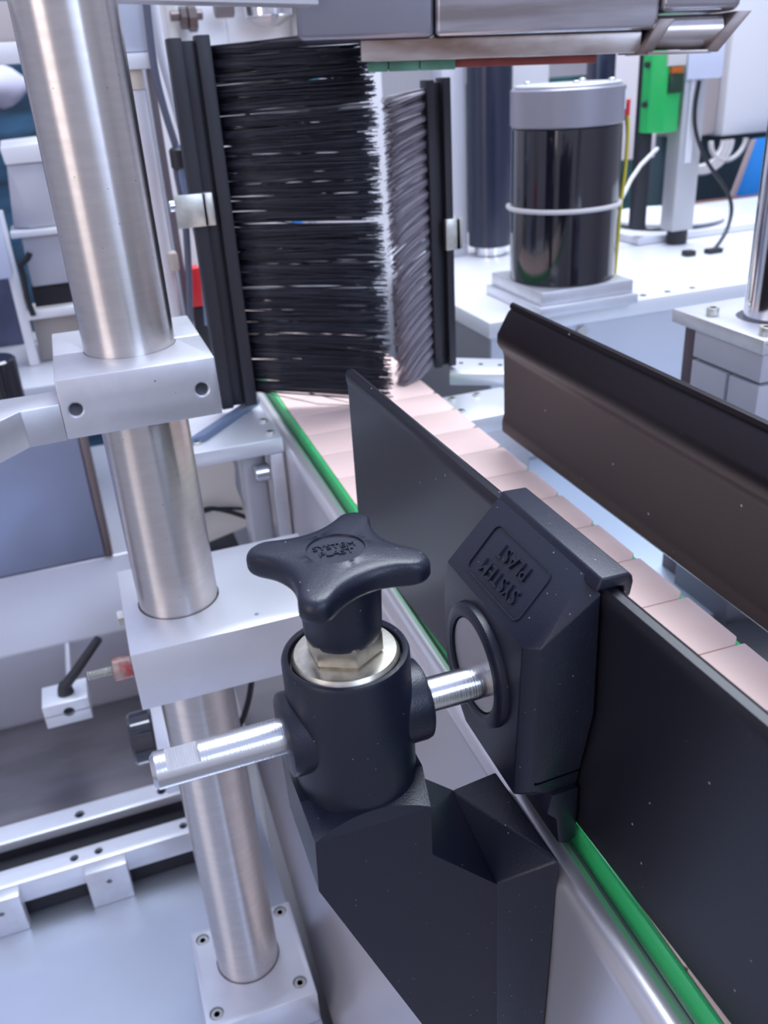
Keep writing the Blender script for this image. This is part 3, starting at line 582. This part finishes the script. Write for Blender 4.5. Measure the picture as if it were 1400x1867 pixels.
G().tube([(sxp, syp, -48), (sxp + 3, syp, -75), (sxp + 3, syp, -110), (sxp, syp, -150), (sxp - 1, syp, -185), (sxp - 2, syp, -226)], 1.9, 10).put('yellow_green_wire', yellow, label='yellow earth wire running down right side of the motor', cat='wire')
G().tube([(sxp + 1, syp + 6, -46), (sxp + 7, syp + 6, -80), (sxp + 7, syp + 6, -108), (sxp + 4, syp + 8, -130)], 1.8, 10).put('grey_lead', cabgrey, label='short dark lead beside the yellow earth wire', cat='wire')
G().cyl((sxp + 1, syp + 1, 0), 'z', 3.2, -62, -46, .8, 12).put('red_sleeve', red, label='small red sleeve at top of the yellow wire', cat='sleeve')

G().cyl((553, 1150, 0), 'z', 30, -234, 40, 1, 48).put('black_cylinder', mat('blue_black', (.02, .024, .05), rough=.25), label='tall blue-black cylinder left of the motor', cat='cylinder')
G().cyl((553, 1150, 0), 'z', 22, -246.8, -234.5, 1, 32).put('cylinder_foot', chrome, label='bright metal foot under the blue-black cylinder', cat='foot')
G().box(490, 524, 1160, 1200, -246.8, 60, 1).put('white_column', mat('pale_column', (.62, .62, .68), rough=.35), label='pale square column left of the blue-black cylinder', cat='column')
G().box(705, 735, 1140, 1165, -246.8, 40, 1).put('dark_column', mat('blue_black', (.02, .024, .05)), label='narrow dark column behind right top of the motor', cat='column')
G().box(600, 690, 1240, 1262, -246.8, 60, 1).put('grey_column', plaster, label='broad pale panel behind the motor cap', cat='panel')

# sensor group
sb = thing('sensor_plate', (850, 1150, -247), 'flat white plate with black ring under the green sensor stand', 'plate')
G().box(745, 1010, 1075, 1230, -246.8, -236, 2).put('plate', mat('plate_white', (.72, .72, .78), rough=.3), sb)
G().cyl((830, 1150, 0), 'z', 60, -235.5, -231, 1, 48).put('ring', glossblack, sb)
G().cyl((852, 1165, 0), 'z', 85, -230.5, -226, 1, 48).put('disc', white, sb)
se = thing('green_sensor', (755, 1060, -236), 'bright green box sensor with dark window on a black stand', 'sensor')
G().prism([(733, 1056), (746, 1040), (772, 1046), (772, 1075), (733, 1075)], 'z', -100, 0, 1.5).put('sensor_body', greenp, se)
G().box(748, 768, 1036, 1041, -54, -32, .8).put('window', amber, se)
G().box(749, 766, 1035, 1041, -31.5, -24, .8).put('amber_lens', mat('amber_lens', (.5, .12, .02), rough=.2), se)
G().box(744, 770, 1036, 1041, -23, 0, .8).put('front_label', cream, se)
G().box(738, 756, 1076, 1092, -225.5, 0, 1).put('stand', rubber, se)
for zz in (-20, -66): G().cyl((733, 1062, zz), 'x', 4, -5, 0, 1, 14).put('side_knob', rubber, se)
po = thing('profile_post', (795, 1050, -247), 'grey aluminium profile post right of the green sensor', 'post')
G().box(778, 812, 1046, 1075, -228, -24, 2).put('profile', mat('profile_grey', (.52, .52, .54), metal=.3, rough=.4), po)
G().box(786, 796, 1043.5, 1045.7, -140, -30, .5).put('scale_strip', white, po)
G().cyl((797, 1060, 0), 'z', 14, -246.8, -228.5, 1, 24).put('foot', rubber, po)
jb = G().box(772, 826, 1035, 1062, -40, 0, 2).put('junction_box', mat('pale_box', (.66, .70, .84), rough=.35), label='small pale blue junction box beside the green sensor', cat='box')
G().tube([(795, 1040, -42), (792, 1040, -75), (795, 1036, -105), (812, 1030, -140), (838, 1020, -175), (843, 1010, -200), (826, 995, -225), (798, 980, -243)], 2.6, 10).put('black_cable', cabblack, label='black cable curving down from the pale junction box', cat='cable')
G().box(784, 806, 972, 984, -246.8, -241, 1).put('bench_pad', rubber, label='black pad where the curved cable meets the bench', cat='pad')
G().box(752, 766, 975, 988, -246.8, -240, 1).put('bench_pad', rubber, label='small black pad left of the cable foot', cat='pad')

# cabinets and coils
cb = thing('wall_cabinet', (1300, 1520, -164), 'large white electrical cabinet with tan side at right', 'cabinet')
G().box(1210, 1500, 1500, 1700, -160, 400, 3).put('door_box', mat('cabinet_white', (.78, .78, .80), rough=.4), cb)
G().cyl((1170, 1560, 0), 'z', 55, -156, 400, 2, 48).put('round_side', tan, cb)
G().box(1150, 1500, 1600, 1700, -1500, -160.5, 2).put('cabinet_stand', mat('teal_grey', (.08, .13, .15), rough=.7), cb)
G().box(950, 1062, 1500, 1540, -185, 300, 2).put('white_housing', mat('warm_white', (.80, .74, .74), rough=.4), label='white housing between the motor and the green sensor', cat='housing')
G().box(985, 1010, 1545, 1600, -1500, 200, 2).put('housing_post', mat('pinkish_post', (.42, .33, .34), rough=.6), label='dull pinkish post under the white housing', cat='post')
for i, (r, dx) in enumerate(((48, 0), (54, 4), (60, 8), (40, 60))):
    pth = [(1150 + dx + r * math.cos(math.radians(a)), 1480, -165 + r * .9 * math.sin(math.radians(a))) for a in range(-180, 1, 15)]
    G().tube(pth, 5, 8).put('hanging_cable', cabwhite, label=['innermost white cable loop below the white cabinet', 'middle white cable loop below the white cabinet', 'outer white cable loop below the white cabinet', 'separate white cable loop nearest the blue sheet'][i], cat='cable')
G().hull([(1245, 1450, -165), (1400, 1450, -165), (1205, 1450, -290), (1400, 1450, -290), (1245, 1455, -165), (1400, 1455, -165), (1205, 1455, -290), (1400, 1455, -290)]).put('blue_sheet', blue, label='bright blue sheet leaning below the white cabinet', cat='sheet')
G().box(1100, 1210, 1456, 1475, -330, -275, 2).put('blue_crate', blue, label='blue crate low behind the hanging cables', cat='crate')
G().hull([(1232, 1440, -165), (1240, 1440, -165), (1185, 1440, -300), (1195, 1440, -300), (1232, 1446, -165), (1240, 1446, -165), (1185, 1446, -300), (1195, 1446, -300)]).put('pink_strut', mat('pinkish_post'  , (.42, .33, .34)), label='dusty pink strut at left edge of the blue sheet', cat='strut')
G().box(1015, 1400, 1335, 1438, -330, -262, 3).put('terracotta_block', terra, label='brown terracotta block behind the bench at right', cat='block')
G().box(950, 1400, 1336, 1430, -1500, -331, 3).put('bench_support', concrete, label='plain support under the terracotta block', cat='support')
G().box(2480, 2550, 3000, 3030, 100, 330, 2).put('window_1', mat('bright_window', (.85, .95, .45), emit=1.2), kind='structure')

# right bearing block with chrome post
rbk = thing('bearing_block', (470, 512, -420), 'stacked grey metal bearing block carrying the chrome post at right edge', 'block')
b_ = G().box(425, 525, 462, 563, -190.5, -180, 1).put('top_plate', alu, rbk)
cut(b_, G().cyl((470, 508, 0), 'z', 24, -199, -170, 0, 48))
G().box(427, 525, 463, 536, -211, -191, 1).put('block', grey, rbk); G().box(427, 525, 497, 536, -262, -213.5, 1).put('block', grey, rbk); G().box(427, 525, 463, 494, -262, -213.5, 1).put('block', grey, rbk)
G().box(430, 523, 466, 533, -420, -191.2, 1).put('core', mat('joint_grey', (.16, .16, .19), rough=.5), rbk)
G().box(438, 470, 537, 562, -420, -191, 1).put('web', mat('dark_red_web', (.09, .06, .07), rough=.4), rbk)
for q in ((437, 531), (434.5, 472)): socket_screw(rbk, (q[0], q[1], -180), 'z', 4.6, 6)
G().cyl((470, 508, 0), 'z', 19, -190.9, 120, 1, 64).put('chrome_post', chrome, label='mirror-bright chrome post at right picture edge', cat='post')

# plates beyond the far rail
pl = thing('mounting_plate', (330, 710, -260), 'white plate with three small holes beside the right brush holder', 'plate')
a_ = G().hull([(292, 690, -247), (342, 660, -247), (372, 690, -247), (312, 732, -247), (292, 690, -258), (342, 660, -258), (372, 690, -258), (312, 732, -258)], .6).put('plate', alu2, pl)
for q in ((313, 712), (327, 700), (341, 689)): G().cyl((q[0], q[1], -247), 'z', 2.2, -.4, .3, .1, 14).put('hole_shade', dark, pl)  # shade of the three small holes, laid on as dark discs
p2 = thing('mounting_plate', (300, 640, -271), 'white bracket plate with screws, lower, touching the pink chain edge', 'plate')
G().hull([(265, 664, -258), (330, 664, -258), (330, 604, -258), (267, 604, -258), (265, 664, -272), (330, 664, -272), (330, 604, -272), (267, 604, -272)], .6).put('plate', alu2, p2)
for q in ((279, 655), (302, 655), (274, 625)): socket_screw(p2, (q[0], q[1], -258), 'z', 3.6, 1.6)
ps = G().box(266, 330, 610, 650, -411.5, -272.5, 1).put('plate_support', alu, label='upright support beneath the lower white bracket plate', cat='support')
lp = thing('lower_deck', (450, 560, -1500), 'pale blue-grey lower steel deck right of the pink chain', 'deck')
G().box(281, 900, 480, 820, -420, -412, 1).put('deck_plate', mat('deck_steel', (.48, .56, .66), metal=.6, rough=.3), lp)
G().box(274, 900, 240, 479, -470, -462, 1).put('deck_step', mat('deck_steel_bright', (.75, .76, .80), metal=.5, rough=.3), lp)
G().box(330, 900, 240, 815, -1500, -470.5).put('deck_body', mat('dark_body', (.06, .06, .08), rough=.5), lp)
ck = thing('toggle_clamp', (400, 470, -460), 'small chrome clamp on the deck, seen between chain and far rail', 'clamp')
G().box(372, 402, 462, 500, -461.5, -388, 6, 4).put('clamp_head', chrome, ck); G().cyl((388, 470, 0), 'z', 5, -388, -382, 1, 12).put('screw', zinc, ck)
G().box(404, 470, 380, 452, -461.5, -400, 3).put('dark_carriage', rubber, label='dark machine carriage on the lower deck under far rail', cat='carriage')
G().cyl((400, 350, -439.5), 'x', 22, 0, 70, 3, 32).put('chrome_tube', chrome, label='short chrome tube lying on the lower deck at right', cat='tube')
